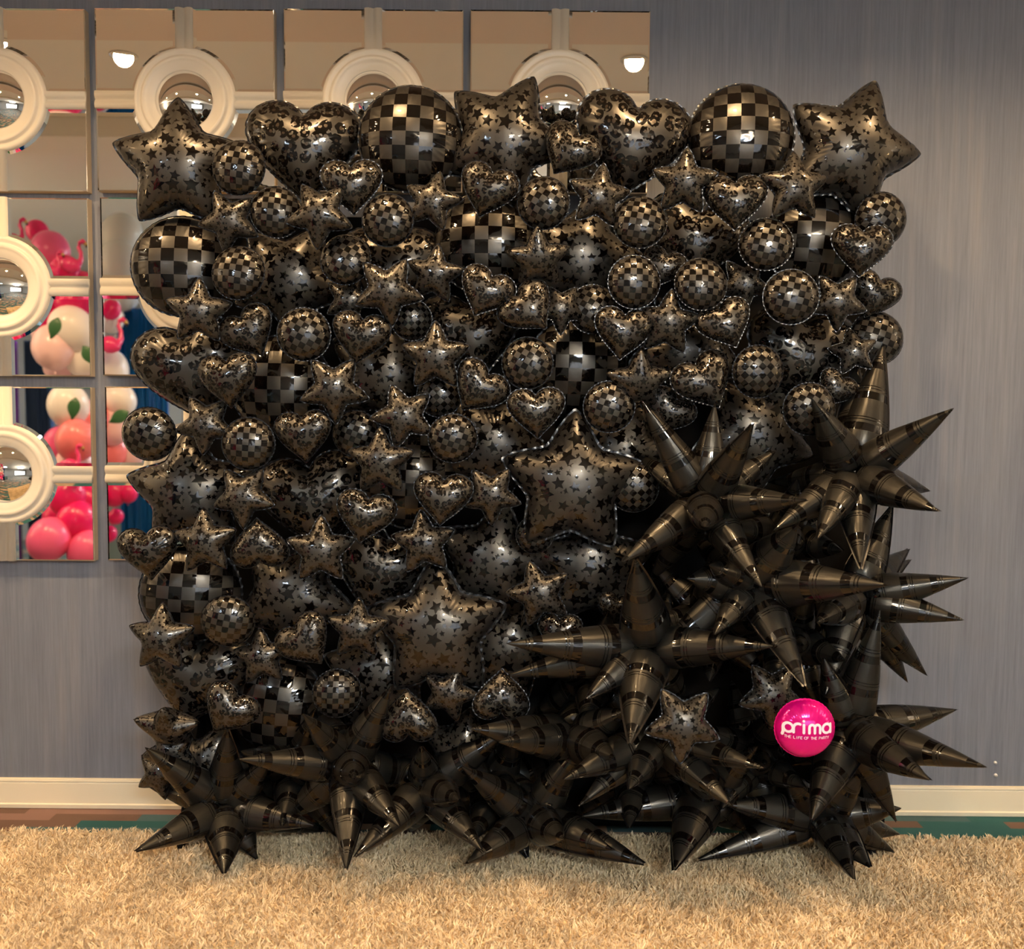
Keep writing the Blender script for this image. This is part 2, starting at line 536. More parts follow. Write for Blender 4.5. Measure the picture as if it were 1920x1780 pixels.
def quad_path(bw, rr, s):
    k = math.sqrt(rr * rr - bw * bw); a0 = math.atan2(bw, k); a1 = math.pi / 2 - a0
    pts = [(s, bw)] + [(rr * math.cos(a0 + (a1 - a0) * i / 20), rr * math.sin(a0 + (a1 - a0) * i / 20)) for i in range(21)]
    return pts + [(bw, s), (s, s)]


def mirror_parts():
    P = {}
    for q, (sx, sz) in enumerate(((1, 1), (-1, 1), (-1, -1), (1, -1))):
        o_ = quad_path(BW - .002, RR - .002, MS - .001); i_ = quad_path(BW + .013, RR + .013, MS - .005); n = len(o_)
        v = [(x * sx, -.0262, z * sz) for x, z in o_] + [(x * sx, -.0228, z * sz) for x, z in i_]
        f = [(i, (i + 1) % n, n + (i + 1) % n, n + i) for i in range(n)] + [tuple(range(n, 2 * n))]
        P['pane%d' % q] = mesh_np('mirror_pane', v, f, M['mirror'], False)
    m = MB(); m.box(-MS, MS, -.022, .015, -MS, MS)
    P['case'] = mesh_np('case', m.v, m.f, M['edge'], False)
    m = MB()
    cs = [(-.036, .02), (-.036, .034), (-.031, .0395), (-.018, .0415), (-.008, .037), (-.002, .032), (.002, .032), (.008, .037), (.018, .0415), (.031, .0395), (.036, .034), (.036, .02)]
    n = len(cs)
    for ang in range(4):
        a = ang * math.pi / 2; ca, sa = math.cos(a), math.sin(a)
        v = []
        for t in (RR - .012, MS + .001):
            for u, h in cs:
                v.append((t * ca - u * sa, -h, t * sa + u * ca))
        m.add(v, [(i, i + 1, n + i + 1, n + i) for i in range(n - 1)] + [tuple(range(n)), tuple(range(n, 2 * n))])
    m.lathe([(CR - .004, .02), (CR, .034), (CR + .004, .040), (CR + .03, .0405), (RR - .052, .046), (RR - .044, .050), (RR - .036, .047),
             (RR - .032, .040), (RR - .026, .038), (RR - .018, .043), (RR - .008, .042), (RR, .034), (RR, .02)], 72, 'Y')
    P['frame'] = mesh_np('frame', m.v, m.f, M['cream'], True)
    m = MB(); rs = (CR * CR + .045 ** 2) / (2 * .045)
    pr = [(max(CR * k / 16, .0002), .036 + math.sqrt(rs * rs - (CR * k / 16) ** 2) - (rs - .045)) for k in range(17)]
    m.lathe([(r, h) for r, h in pr], 64, 'Y')
    P['convex'] = mesh_np('convex_mirror', m.v, m.f, M['mirror'], True)
    return P


MP = mirror_parts()
mx = [(4, 354, 703, 1048), (12, 362), (20, 369)]
my = [(194, 195, 196, 198), (541, 542), (888, 889)]
rown = ['top', 'middle', 'bottom']; coln = ['leftmost', 'second from the left', 'third from the left', 'rightmost']
for r_ in range(3):
    for c_ in range(len(mx[r_])):
        p = at(mx[r_][c_], my[r_][c_], 0.0)
        o = link('wall_mirror', None, loc=(p.x, -.016, p.z))
        if r_ == 0: lb = 'cream framed mirror with round convex centre, %s in the top row' % coln[c_]
        else: lb = 'cream framed mirror reflecting pink balloons, %s, %s row' % (('cut by the picture edge', 'half behind the black balloons')[c_], rown[r_])
        tag(o, lb, 'mirror', 'square mirrors on the grey wall')
        link('case', MP['case'], o); link('frame', MP['frame'], o)
        k = link('convex_mirror', MP['convex'], o); k['label'] = 'round bulging mirror'
        for q in range(4): link('mirror_pane', MP['pane%d' % q], o)

# ------------------------------------------------------------------ foil balloon shapes
def circle_r(a): return np.ones_like(a)


def star_r(tip=1.0, val=0.60, pw=1.55):
    def f(a):
        k = 2 * math.pi / 5
        t = np.mod(a - math.pi / 2 + k / 2, k) - k / 2          # 0 at a tip
        u = np.abs(t) / (k / 2)
        # concave arcs between tips, small rounding at the tip
        uu = np.sqrt(u * u + 0.0016)
        return val + (tip - val) * np.clip(1 - uu, 0, 1) ** pw / (1 - .04) ** pw
    return f


def heart_r(a):
    t = np.linspace(0, 2 * math.pi, 2001)
    x = 16 * np.sin(t) ** 3; y = 13 * np.cos(t) - 5 * np.cos(2 * t) - 1.6 * np.cos(3 * t) - .7 * np.cos(4 * t)
    y = (y + 1.0) / 16.0; x = x / 16.0
    ang = np.unwrap(np.arctan2(y, x)); r = np.hypot(x, y)
    if ang[-1] < ang[0]: ang = ang[::-1]; r = r[::-1]
    aa = np.mod(a - ang[0], 2 * math.pi) + ang[0]
    rr = np.interp(aa, ang, r)
    # soften
    for _ in range(3): rr = (np.roll(rr, 1) + 2 * rr + np.roll(rr, -1)) / 4
    return rr ** .82 * 1.02


def membrane(rf, N=131, L=1.15, it=2600):
    g = np.linspace(-L, L, N); h = g[1] - g[0]
    X, Y = np.meshgrid(g, g, indexing='ij')
    A = np.mod(np.arctan2(Y, X), 2 * math.pi)
    tab = np.linspace(0, 2 * math.pi, 1441); rt = rf(tab)
    inside = np.hypot(X, Y) < np.interp(A, tab, rt)
    u = np.where(inside, .1, 0.0)
    chk = (np.add.outer(np.arange(N), np.arange(N)) % 2).astype(bool)
    om = 1.9
    for i in range(it // 8):
        for c in (chk, ~chk):
            s = np.zeros_like(u)
            s[1:-1, 1:-1] = (u[2:, 1:-1] + u[:-2, 1:-1] + u[1:-1, 2:] + u[1:-1, :-2] + h * h) / 4
            mk = inside & c
            u[mk] += om * (s[mk] - u[mk])
    return g, u


def sample(g, u, x, y):
    N = len(g); L = -g[0]; h = g[1] - g[0]
    fx = np.clip((x + L) / h, 0, N - 1.001); fy = np.clip((y + L) / h, 0, N - 1.001)
    i = fx.astype(int); j = fy.astype(int); fx -= i; fy -= j
    return u[i, j] * (1 - fx) * (1 - fy) + u[i + 1, j] * fx * (1 - fy) + u[i, j + 1] * (1 - fx) * fy + u[i + 1, j + 1] * fx * fy


def foil_shape(rf, k, wr_n, wr_a, seed, na=200, star=False, k_edge=.90):
    """unit balloon facing -Y. returns body verts/faces/uv, seam verts/faces, height function"""
    rg = np.random.default_rng(seed)
    g, u = membrane(rf, 191, 1.15, 3600) if star else membrane(rf)
    a = np.linspace(0, 2 * math.pi, na, endpoint=False) + (math.pi / 2)
    rad = rf(np.mod(a, 2 * math.pi))
    if not star:
        for _ in range(2): rad = (np.roll(rad, 1) + rad * 2 + np.roll(rad, -1)) / 4
    ph = np.cumsum(rg.uniform(.7, 1.3, na)); ph = ph / ph[-1] * 2 * math.pi
    wv = np.sin(wr_n * ph) * .7 + .3 * np.sin(wr_n * 1.9 * ph + 1)
    if star:
        kk = 2 * math.pi / 5
        t = np.abs(np.mod(a - math.pi / 2 + kk / 2, kk) - kk / 2) / (kk / 2)
        loc = np.clip(t * 1.4, .15, 1)
    else: loc = np.ones(na)
    S = np.sin(np.linspace(0, math.pi / 2, 20)); S = np.append(S[S < .86], [.87, .91, .94, .965, .983, .995, 1.0])
    S = S[1:]
    x = S[:, None] * (rad * np.cos(a))[None]; y = S[:, None] * (rad * np.sin(a))[None]
    se = np.minimum(S, k_edge)
    hx = se[:, None] * (rad * np.cos(a))[None]; hy = se[:, None] * (rad * np.sin(a))[None]
    H = k * np.sqrt(np.maximum(sample(g, u, hx, hy), 1e-5))
    H = H * np.where(S > k_edge, np.sqrt(np.maximum(1 - S * S, 0) / (1 - k_edge ** 2)), 1.0)[:, None]
    H[-1] = 0
    for _ in range(2): H = (np.roll(H, 1, 1) + 2 * H + np.roll(H, -1, 1)) / 4 if not star else H
    wgt = np.clip((S - .50) / .5, 0, 1) ** 1.6
    H = H * (1 - wr_a * wgt[:, None] * loc[None] * (.5 + .5 * wv)[None])
    sc = 1 - .016 * np.clip((S - .8) / .2, 0, 1)[:, None] * loc[None] * (.5 - .5 * wv)[None]
    x = x * sc; y = y * sc
    h0 = k * math.sqrt(sample(g, u, np.array([0.0]), np.array([0.0]))[0])
    nr = len(S)
    # arc length UV
    px = np.vstack([np.zeros(na), x]); py = np.vstack([np.zeros(na), y]); ph_ = np.vstack([np.full(na, h0), H])
    dl = np.sqrt(np.diff(px, axis=0) ** 2 + np.diff(py, axis=0) ** 2 + np.diff(ph_, axis=0) ** 2)
    al = np.cumsum(dl, axis=0)
    al = al * 0.92 + 0.08 * al[:, :].mean(axis=1, keepdims=True)
    U = al * np.cos(a)[None]; W = al * np.sin(a)[None]
    V = [(0, -h0, 0)]; UV = [(0, 0)]
    for i in range(nr):
        for j in range(na): V.append((x[i, j], -H[i, j], y[i, j])); UV.append((U[i, j], W[i, j]))
    off = len(V)
    V.append((0, h0, 0)); UV.append((0.3, 0.3))
    for i in range(nr - 1):
        for j in range(na): V.append((x[i, j], H[i, j], y[i, j])); UV.append((U[i, j] + .3, W[i, j] + .3))
    Fc = []
    for j in range(na):
        j2 = (j + 1) % na
        Fc.append((0, 1 + j, 1 + j2)); Fc.append((off, off + 1 + j2, off + 1 + j))
        for i in range(nr - 1):
            Fc.append((1 + i * na + j, 1 + (i + 1) * na + j, 1 + (i + 1) * na + j2, 1 + i * na + j2))
            a0 = off + 1 + i * na
            a1 = off + 1 + (i + 1) * na if i < nr - 2 else 1 + (nr - 1) * na
            Fc.append((a0 + j, a0 + j2, a1 + j2, a1 + j))
    # seam flange
    SV = []; SF = []
    for q, (e, am) in enumerate(((-.012, 0), (.016, .005), (.034, .010))):
        for j in range(na):
            rr = sc[-1, j] * rad[j] + e
            SV.append((rr * math.cos(a[j]), am * wv[j] - .001, rr * math.sin(a[j])))
    for q in range(2):
        for j in range(na):
            j2 = (j + 1) % na; SF.append((q * na + j, q * na + j2, (q + 1) * na + j2, (q + 1) * na + j))
    def hf(X, Z): return k * np.sqrt(np.maximum(sample(g, u, np.asarray(X, float), np.asarray(Z, float)), 1e-6))
    return V, Fc, UV, SV, SF, hf


SH = {
    'round': foil_shape(circle_r, 1.18, 41, .10, 1),
    'heart': foil_shape(heart_r, 1.25, 37, .12, 2),
    'star': foil_shape(star_r(1.0, .625, 1.62), 1.30, 47, .16, 3, star=True, k_edge=.955),
    'slim': foil_shape(star_r(1.0, .565, 1.60), 1.42, 43, .16, 4, star=True, k_edge=.955),
}
BM = {}
for shp, mt in (('round', 'check_L'), ('round', 'check_S'), ('round', 'magenta'), ('heart', 'leo_L'), ('heart', 'leo_S'), ('star', 'star_L'), ('slim', 'star_S'), ('star', 'star_S')):
    V, Fc, UV, SV, SF, hf = SH[shp]
    BM[shp, mt] = mesh_np('%s_%s' % (shp, mt), V, Fc, M[mt], True, UV)
SM = {s: mesh_np('seam_' + s, SH[s][3], SH[s][4], M['seam'], True) for s in SH}
SM_pink = mesh_np('seam_pink', SH['round'][3], SH['round'][4], M['magenta'], True)


def balloon(kind, px, py, rp, roll, Y, label, group, yaw=None, pitch=None, big=False):
    """kind c/h/s; rp = radius in photo pixels; Y = depth of its centre"""
    shp, mt = {'c': ('round', 'check_L' if big else 'check_S'), 'h': ('heart', 'leo_L' if big else 'leo_S'),
               's': ('star' if big else 'slim', 'star_L' if big else 'star_S'), 'p': ('round', 'magenta')}[kind]
    p = at(px, py, Y)
    r = rp * mpp(Y)
    if yaw is None: yaw = rnd.uniform(-9, 9)
    if pitch is None: pitch = rnd.uniform(-10, 6)
    nm = {'c': 'round_foil_balloon', 'h': 'heart_foil_balloon', 's': 'star_foil_balloon', 'p': 'round_foil_balloon'}[kind]
    o = link(nm, BM[shp, mt], loc=p, scale=(r, r, r))
    o.rotation_euler = (Matrix.Rotation(R(yaw), 3, 'Z') @ Matrix.Rotation(R(pitch), 3, 'X') @ Matrix.Rotation(R(roll), 3, 'Y')).to_euler()
    tag(o, label, 'balloon', group)
    s = link('seam', SM_pink if kind == 'p' else SM[shp], o)
    return o


ordn = ['first', 'second', 'third', 'fourth', 'fifth', 'sixth', 'seventh', 'eighth', 'ninth']
KN = {'c': 'checkered round', 'h': 'leopard print heart', 's': 'star print star'}
# large balloons, row by row: kind, x, y, radius, roll, depth
BIG = [
    [('s', 336, 312, 121, 0, -.44), ('h', 571, 278, 104, 0, -.40), ('c', 770, 261, 95, 2, -.42), ('s', 944, 262, 122, 26, -.41),
     ('h', 1184, 266, 106, 10, -.42), ('c', 1389, 258, 96, 1, -.43), ('s', 1592, 284, 130, 19, -.44)],
    [('c', 343, 500, 92, 1, -.39), ('s', 545, 525, 112, 30, -.30), ('h', 735, 505, 95, 0, -.28), ('c', 912, 455, 95, 0, -.31),
     ('s', 1085, 480, 118, 18, -.31), ('h', 1303, 445, 95, 10, -.31), ('c', 1532, 450, 95, 4, -.33)],
    [('h', 364, 692, 107, -12, -.38), ('c', 528, 725, 94, 1, -.32), ('s', 722, 700, 112, 15, -.32), ('h', 883, 625, 98, -10, -.30),
     ('c', 1083, 690, 94, 1, -.31), ('s', 1290, 655, 112, 40, -.31), ('h', 1503, 665, 104, 5, -.34)],
    [('s', 360, 925, 122, -3, -.39), ('h', 590, 935, 104, -10, -.32), ('c', 775, 898, 94, 2, -.30), ('s', 930, 835, 115, 30, -.30),
     ('s', 1165, 850, 112, 20, -.30), ('s', 1412, 815, 122, 36, -.34)],
    [('c', 358, 1112, 93, 4, -.38), ('s', 550, 1118, 120, 30, -.33), ('h', 716, 1065, 100, 15, -.32), ('s', 925, 1052, 118, 10, -.33),
     ('s', 1108, 1065, 122, 0, -.33)],
    [('h', 368, 1262, 106, 12, -.37), ('c', 520, 1318, 92, 6, -.31), ('s', 718, 1265, 115, 0, -.31), ('s', 950, 1215, 115, 20, -.30)],
    [('s', 392, 1440, 92, 20, -.36), ('s', 868, 1408, 85, 10, -.30), ('h', 1280, 1180, 95, 0, -.24), ('c', 1500, 1080, 92, 0, -.20)],
]
rowname = ['top', 'second', 'third', 'fourth', 'fifth', 'sixth', 'lowest']
for ri, row in enumerate(BIG):
    if ri == 6: row = row[:2]
    for ci, (k, x, y, rp, roll, Y) in enumerate(row):
        lb = 'large %s balloon, %s from the left in the %s row of large balloons' % (KN[k], ordn[ci], rowname[ri])
        if ri == 6: lb = ['large star print balloon half hidden by spikes in the lower left corner', 'large star print balloon glimpsed between spikes under the lower front star'][ci]
        balloon(k, x, y, rp, roll, Y, lb, 'large black foil balloons of the balloon wall', yaw=rnd.uniform(-5, 5) + (5 if x < 420 else 6 if x > 1500 else 0), pitch=rnd.uniform(-4, 3), big=True)
balloon('s', 1073, 908, 138, 2, -.50, 'large star print star balloon in front of the others beside the upper spike cluster', 'large black foil balloons of the balloon wall', yaw=0, pitch=-3, big=True)
balloon('s', 820, 1180, 136, -2, -.50, 'large star print star balloon in front of the others at lower centre', 'large black foil balloons of the balloon wall', yaw=0, pitch=-3, big=True)

# small balloons: kind, x, y, radius, roll, depth, label, (yaw, pitch)
G = 'small black foil balloons of the balloon wall'
SMALL = [
    ('c', 448, 315, 50, 10, -.56, 'between the top left large star and the first large heart'),
    ('h', 1068, 281, 54, 32, -.50, 'between the top row large star and the tilted large heart'),
    ('h', 660, 347, 56, -4, -.56, 'under the gap between the first large heart and checkered round'),
    ('h', 915, 355, 54, 18, -.56, 'under the left side of the top centre large star'),
    ('s', 811, 378, 56, 14, -.55, 'tucked under the first large checkered round of the top row'),
    ('s', 1123, 368, 60, 8, -.55, 'under the left side of the tilted large heart'),
    ('s', 1283, 342, 62, 4, -.57, 'under the gap left of the right large checkered round'),
    ('h', 1378, 376, 58, 0, -.58, 'directly under the right large checkered round of the top row'),
    ('s', 1488, 352, 66, 0, -.58, 'under the gap between right checkered round and top right large star'),
    ('c', 1200, 417, 49, 12, -.55, 'under the tip of the tilted large heart'),
    ('c', 1019, 381, 48, 32, -.55, 'under the right side of the top centre large star'),
    ('c', 727, 413, 48, 18, -.56, 'below and left of the first large checkered round'),
    ('s', 600, 402, 64, -32, -.60, 'with two tips up under the first large heart'),
    ('c', 518, 398, 47, 6, -.53, 'left of the two-tips-up star under the first large heart'),
    ('s', 430, 414, 58, -26, -.55, 'between the top left large star and the large checkered round below it'),
    ('c', 447, 512, 50, 8, -.57, 'right of the large checkered round at the left edge'),
    ('s', 373, 585, 62, 2, -.58, 'before the large checkered round at the left edge'),
    ('c', 648, 487, 47, 30, -.54, 'below the two-tips-up star, upper left quarter'),
    ('s', 728, 545, 66, 30, -.58, 'with two tips up, left of centre, above an upright star'),
    ('s', 815, 515, 55, 8, -.54, 'left of the large checkered round at upper centre'),
    ('s', 1009, 486, 62, -6, -.58, 'leaning forward in front of the large checkered round at upper centre'),
    ('h', 911, 546, 52, 24, -.57, 'below the large checkered round at upper centre'),
    ('h', 990, 578, 54, -42, -.58, 'tipped to the left under the forward leaning star'),
    ('s', 1052, 578, 50, 38, -.50, 'peeking out right of the leopard heart tipped to the left'),
    ('c', 1112, 580, 46, 34, -.46, 'half hidden behind two hearts right of upper centre'),
    ('c', 1189, 529, 49, 2, -.57, 'left one of a side by side pair right of upper centre'),
    ('h', 1243, 500, 42, 20, -.48, 'squeezed between two side by side checkered rounds'),
    ('c', 1314, 533, 49, 4, -.57, 'right one of a side by side pair right of upper centre'),
    ('s', 1395, 532, 52, -38, -.48, 'dim, between the right checkered pair and the next checkered round'),
    ('h', 1168, 622, 55, 6, -.57, 'below the left of two side by side checkered rounds'),
    ('s', 1252, 606, 62, 6, -.55, 'with a golden tip between two leopard hearts'),
    ('h', 1360, 606, 52, -24, -.57, 'tilted left, below the right of two side by side checkered rounds'),
    ('c', 1483, 557, 51, 14, -.58, 'above the large leopard heart at the right'),
    ('c', 1436, 458, 49, 14, -.56, 'left of the large checkered round near the right edge'),
    ('s', 1570, 565, 56, 36, -.55, 'under the large checkered round near the right edge'),
    ('h', 1615, 466, 55, 4, -.56, 'in front of a checkered round at the right edge'),
    ('c', 1651, 412, 49, 30, -.46, 'behind a leopard heart at the right edge'),
    ('h', 1640, 552, 48, 20, -.40, 'dark, at the right edge under the top right group'),
    ('c', 1643, 634, 50, 20, -.38, 'dark, lowest round at the right edge'),
    ('s', 1600, 660, 46, -10, -.45, 'dim, right of the large leopard heart at the right'),
    ('c', 1421, 697, 49, 44, -.57, 'with squares on edge left of the large leopard heart at the right'),
    ('h', 1320, 714, 60, -28, -.56, 'tilted left, left of the squares-on-edge checkered round'),
    ('s', 1198, 716, 64, -2, -.55, 'leaning forward right of the large checkered round at the centre'),
    ('c', 1142, 763, 48, 20, -.55, 'dim, above the right arm of the large front star'),
    ('h', 1254, 772, 48, 32, -.50, 'beside the upper spikes, right of the forward leaning star'),
    ('c', 989, 681, 48, 30, -.56, 'left of the large checkered round at the centre'),
    ('h', 898, 727, 54, 36, -.57, 'tipped right, left of centre above the large front star'),
    ('h', 1006, 771, 54, -4, -.58, 'upright above the left arm of the large front star'),
    ('c', 849, 822, 46, 20, -.57, 'at the exact middle left of the large front star'),
    ('s', 817, 669, 66, 0, -.58, 'upright at the middle of the wall above a dim checkered round'),
    ('c', 772, 600, 38, 42, -.46, 'small dim one above the upright star at the middle'),
    ('h', 676, 630, 54, 10, -.57, 'below the left two-tips-up star, left of middle'),
    ('c', 570, 627, 49, 30, -.57, 'above the large checkered round in the third row'),
    ('s', 655, 562, 48, 20, -.46, 'dim, peeking above a leopard heart left of middle'),
    ('h', 466, 622, 53, -30, -.54, 'dim, right of the gold tipped star at the left edge'),
    ('h', 428, 710, 57, -6, -.58, 'overlapping the large leopard heart at the left edge'),
    ('s', 627, 729, 66, -38, -.57, 'with two tips up, right of the third row checkered round'),
    ('s', 757, 780, 62, -22, -.57, 'tilted, below the upright star at the middle'),
    ('c', 824, 740, 42, 44, -.46, 'dim, under the upright star at the middle'),
    ('c', 668, 814, 44, 22, -.47, 'half hidden above an upright star left of middle'),
    ('s', 714, 866, 66, 0, -.58, 'upright, left of the dark checkered round below the middle'),
    ('h', 569, 815, 55, -6, -.57, 'with a bright golden notch under the third row checkered round'),
    ('s', 386, 795, 58, -32, -.55, 'under the large leopard heart at the left edge'),
    ('c', 466, 832, 49, 4, -.57, 'below and right of the left edge leopard hearts'),
    ('c', 280, 814, 50, 26, -.54, 'outermost at the left edge in front of the mirror'),
    ('h', 830, 932, 56, 4, -.58, 'left of the large front star beside a dark checkered round'),
    ('s', 921, 928, 58, -38, -.56, 'with two tips up touching the large front star'),
    ('s', 457, 930, 62, -38, -.57, 'with two tips up right of the large star at the left edge'),
    ('h', 685, 966, 56, 12, -.58, 'below an upright star left of middle'),
    ('c', 1188, 914, 47, 42, -.48, 'dim, under the right arm of the large front star'),
    ('h', 278, 1034, 57, -6, -.56, 'at the left edge below the mirrors'),
    ('s', 385, 1016, 64, -4, -.58, 'right of the leopard heart at the left edge below the mirrors'),
    ('h', 486, 1022, 54, 176, -.57, 'upside down under the large star at the left edge'),
    ('s', 602, 1032, 66, 0, -.57, 'upright below the large leopard heart in the fourth row'),
    ('s', 795, 1018, 62, -6, -.56, 'above the tip of the lower front star'),
    ('s', 1011, 1113, 64, -18, -.56, 'tilted left, right of the lower front star'),
    ('h', 1153, 1140, 36, 10, -.44, 'tiny dim one left of the standing spike'),
    ('c', 427, 1165, 50, 12, -.57, 'in front of the large checkered round at lower left'),
    ('s', 303, 1196, 66, 0, -.57, 'upright at the lower left edge'),
    ('s', 492, 1232, 56, -6, -.53, 'between the lower checkered round and a leopard heart'),
    ('h', 572, 1202, 55, -38, -.58, 'tipped left at lower left'),
    ('s', 671, 1180, 60, 2, -.56, 'left of the lower front star'),
    ('s', 842, 1300, 56, 20, -.54, 'under the lower front star'),
    ('c', 632, 1300, 46, 2, -.54, 'with upright squares above the lower left spikes'),
    ('h', 765, 1346, 56, 176, -.56, 'upside down, under the left of the lower front star'),
    ('h', 940, 1306, 54, 182, -.56, 'upside down, left of the long lower spike'),
    ('h', 430, 1330, 54, 34, -.57, 'tilted right at the lower left'),
    ('s', 316, 1362, 64, 4, -.54, 'foreshortened and facing down at the lower left edge', 0, 42),
    ('s', 322, 1412, 58, 46, -.46, 'behind spikes at the lower left corner'),
    ('s', 300, 1450, 50, 20, -.36, 'lowest, dark at the lower left edge'),
    ('s', 1280, 1357, 74, -32, -.88, 'with two tips up among the lower right spikes'),
    ('s', 1447, 1302, 66, -34, -.70, 'above and left of the pink balloon'),
    ('h', 1050, 1185, 42, 0, -.44, 'dim, above the long left pointing spike'),
    ('h', 1568, 728, 38, 30, -.46, 'dim, right end beside the dark upward spikes'),
    ('c', 1517, 767, 49, 34, -.55, 'with squares on edge above the right spike cluster'),
    ('c', 1003, 1003, 36, 20, -.46, 'tiny, with gold lettering under the large front star'),
]
gold_one = None
for t in SMALL:
    k, x, y, rp, roll, Y, lb = t[:7]
    yw, pt = (t[7], t[8]) if len(t) > 7 else (None, None)
    if pt is None and 'leaning forward' in lb: pt = 28
    full = 'small %s balloon %s' % ({'c': 'checkered', 'h': 'leopard heart', 's': 'star'}[k], lb)
    o = balloon(k, x, y, rp, roll, Y - .02, full, G, yaw=yw, pitch=pt)
    if 'gold lettering' in lb: gold_one = o

# ------------------------------------------------------------------ lettering on balloons
def arc(cx, cy, r, a0, a1, n=16):
    return [(cx + r * math.cos(R(a0 + (a1 - a0) * i / n)), cy + r * math.sin(R(a0 + (a1 - a0) * i / n))) for i in range(n + 1)]


def subdiv(pts, step):
    out = [pts[0]]
    for a_, b_ in zip(pts, pts[1:]):
        n = max(1, int(math.hypot(b_[0] - a_[0], b_[1] - a_[1]) / step))
        out += [(a_[0] + (b_[0] - a_[0]) * i / n, a_[1] + (b_[1] - a_[1]) * i / n) for i in range(1, n + 1)]
    return out


def ink(strokes, hw, scale, hf, lift, name, mat, parent):
    """strokes: polylines in photo-pixel units -> ribbons hugging the unit balloon surface"""
    v = []; f = []
    for s in strokes:
        s = subdiv(s, 1.0); n = len(s)
        rows = []
        for i, p in enumerate(s):
            q0 = s[max(i - 1, 0)]; q1 = s[min(i + 1, n - 1)]
            dx, dy = q1[0] - q0[0], q1[1] - q0[1]; l = math.hypot(dx, dy) or 1
            rows.append([(p[0] - dy / l * e * hw, p[1] + dx / l * e * hw) for e in (-1, 0, 1)])
        # round ends
        def cap(p, q):
            dx, dy = p[0] - q[0], p[1] - q[1]; l = math.hypot(dx, dy) or 1
            return [(p[0] + dx / l * hw * .8 - dy / l * e * hw * .5, p[1] + dy / l * hw * .8 + dx / l * e * hw * .5) for e in (-1, 0, 1)]
        c0 = cap(s[0], s[1]); c0.reverse(); rows = [c0] + rows + [cap(s[-1], s[-2])]
        for i, r_ in enumerate(rows):
            b0 = len(v) - 3
            for (a_, b_) in r_:
                X, Z = a_ * scale, b_ * scale
                v.append((X, -(float(hf([X], [Z])[0]) + lift), Z))
            if i: f += [(b0, b0 + 1, b0 + 4, b0 + 3), (b0 + 1, b0 + 2, b0 + 5, b0 + 4)]
    return link(name, mesh_np(name, v, f, mat, True), parent)


prima = [arc(-36, 8.5, 8, 0, 360, 28), [(-44, 9), (-44, 0), (-45.5, -6)],
         [(-27, 0.5), (-27, 9)] + arc(-19, 9, 8, 180, 62, 10),
         [(-9, 0.5), (-9, 16)], [(-9, 21.6), (-9, 22.4)],
         [(1, 0.5), (1, 10.5)] + arc(6, 11, 5, 180, 0, 10) + [(11, .5)], arc(16, 11, 5, 175, 0, 10) + [(21, .5)],
         arc(34, 8.5, 8, 0, 360, 28), [(42, 16), (42, .5)]]
GL = {'T': [[(0, 6), (4, 6)], [(2, 6), (2, 0)]], 'H': [[(0, 0), (0, 6)], [(4, 0), (4, 6)], [(0, 3), (4, 3)]],
      'E': [[(3.6, 6), (0, 6), (0, 0), (3.6, 0)], [(0, 3), (3, 3)]], 'L': [[(0, 6), (0, 0), (3.6, 0)]], 'I': [[(2, 0), (2, 6)]],
      'F': [[(3.6, 6), (0, 6), (0, 0)], [(0, 3), (3, 3)]], 'O': [arc(2, 3, 2.9, 0, 360, 16)],
      'P': [[(0, 0), (0, 6), (2.4, 6), (3.8, 5.2), (3.8, 3.6), (2.4, 2.8), (0, 2.8)]], 'A': [[(0, 0), (2, 6), (4, 0)], [(.8, 2), (3.2, 2)]],
      'R': [[(0, 0), (0, 6), (2.4, 6), (3.8, 5.2), (3.8, 3.6), (2.4, 2.8), (0, 2.8)], [(2, 2.8), (4, 0)]],
      'Y': [[(0, 6), (2, 3), (4, 6)], [(2, 3), (2, 0)]]}
small = []
txt = 'THE LIFE OF THE PARTY'; x = -42.0; sx = 85.0 / (len(txt) * 4.75)
for ch in txt:
    if ch != ' ':
        for s in GL[ch]: small.append([(x + a_ * .82, -11.0 + b_ * .78) for a_, b_ in s])
    x += 4.05 if ch != ' ' else 3.2
pk = balloon('p', 1508, 1365, 56, 0, -.86, 'bright pink round foil balloon with white prima lettering at lower right', 'pink lettered balloon', yaw=-3, pitch=0)
del pk['group']
hfr = SH['round'][5]
ink(prima, 2.35, 1 / 55.0, hfr, .012, 'wordmark', M['white_ink'], pk)
ink(small, .42, 1 / 55.0, hfr, .010, 'tagline', M['white_ink'], pk)
ink([[(a_ * .34 - 6, b_ * .34 + 0) for a_, b_ in s] for s in prima], .8, 1 / 36.0, hfr, .012, 'gold_wordmark', M['gold_ink'], gold_one)

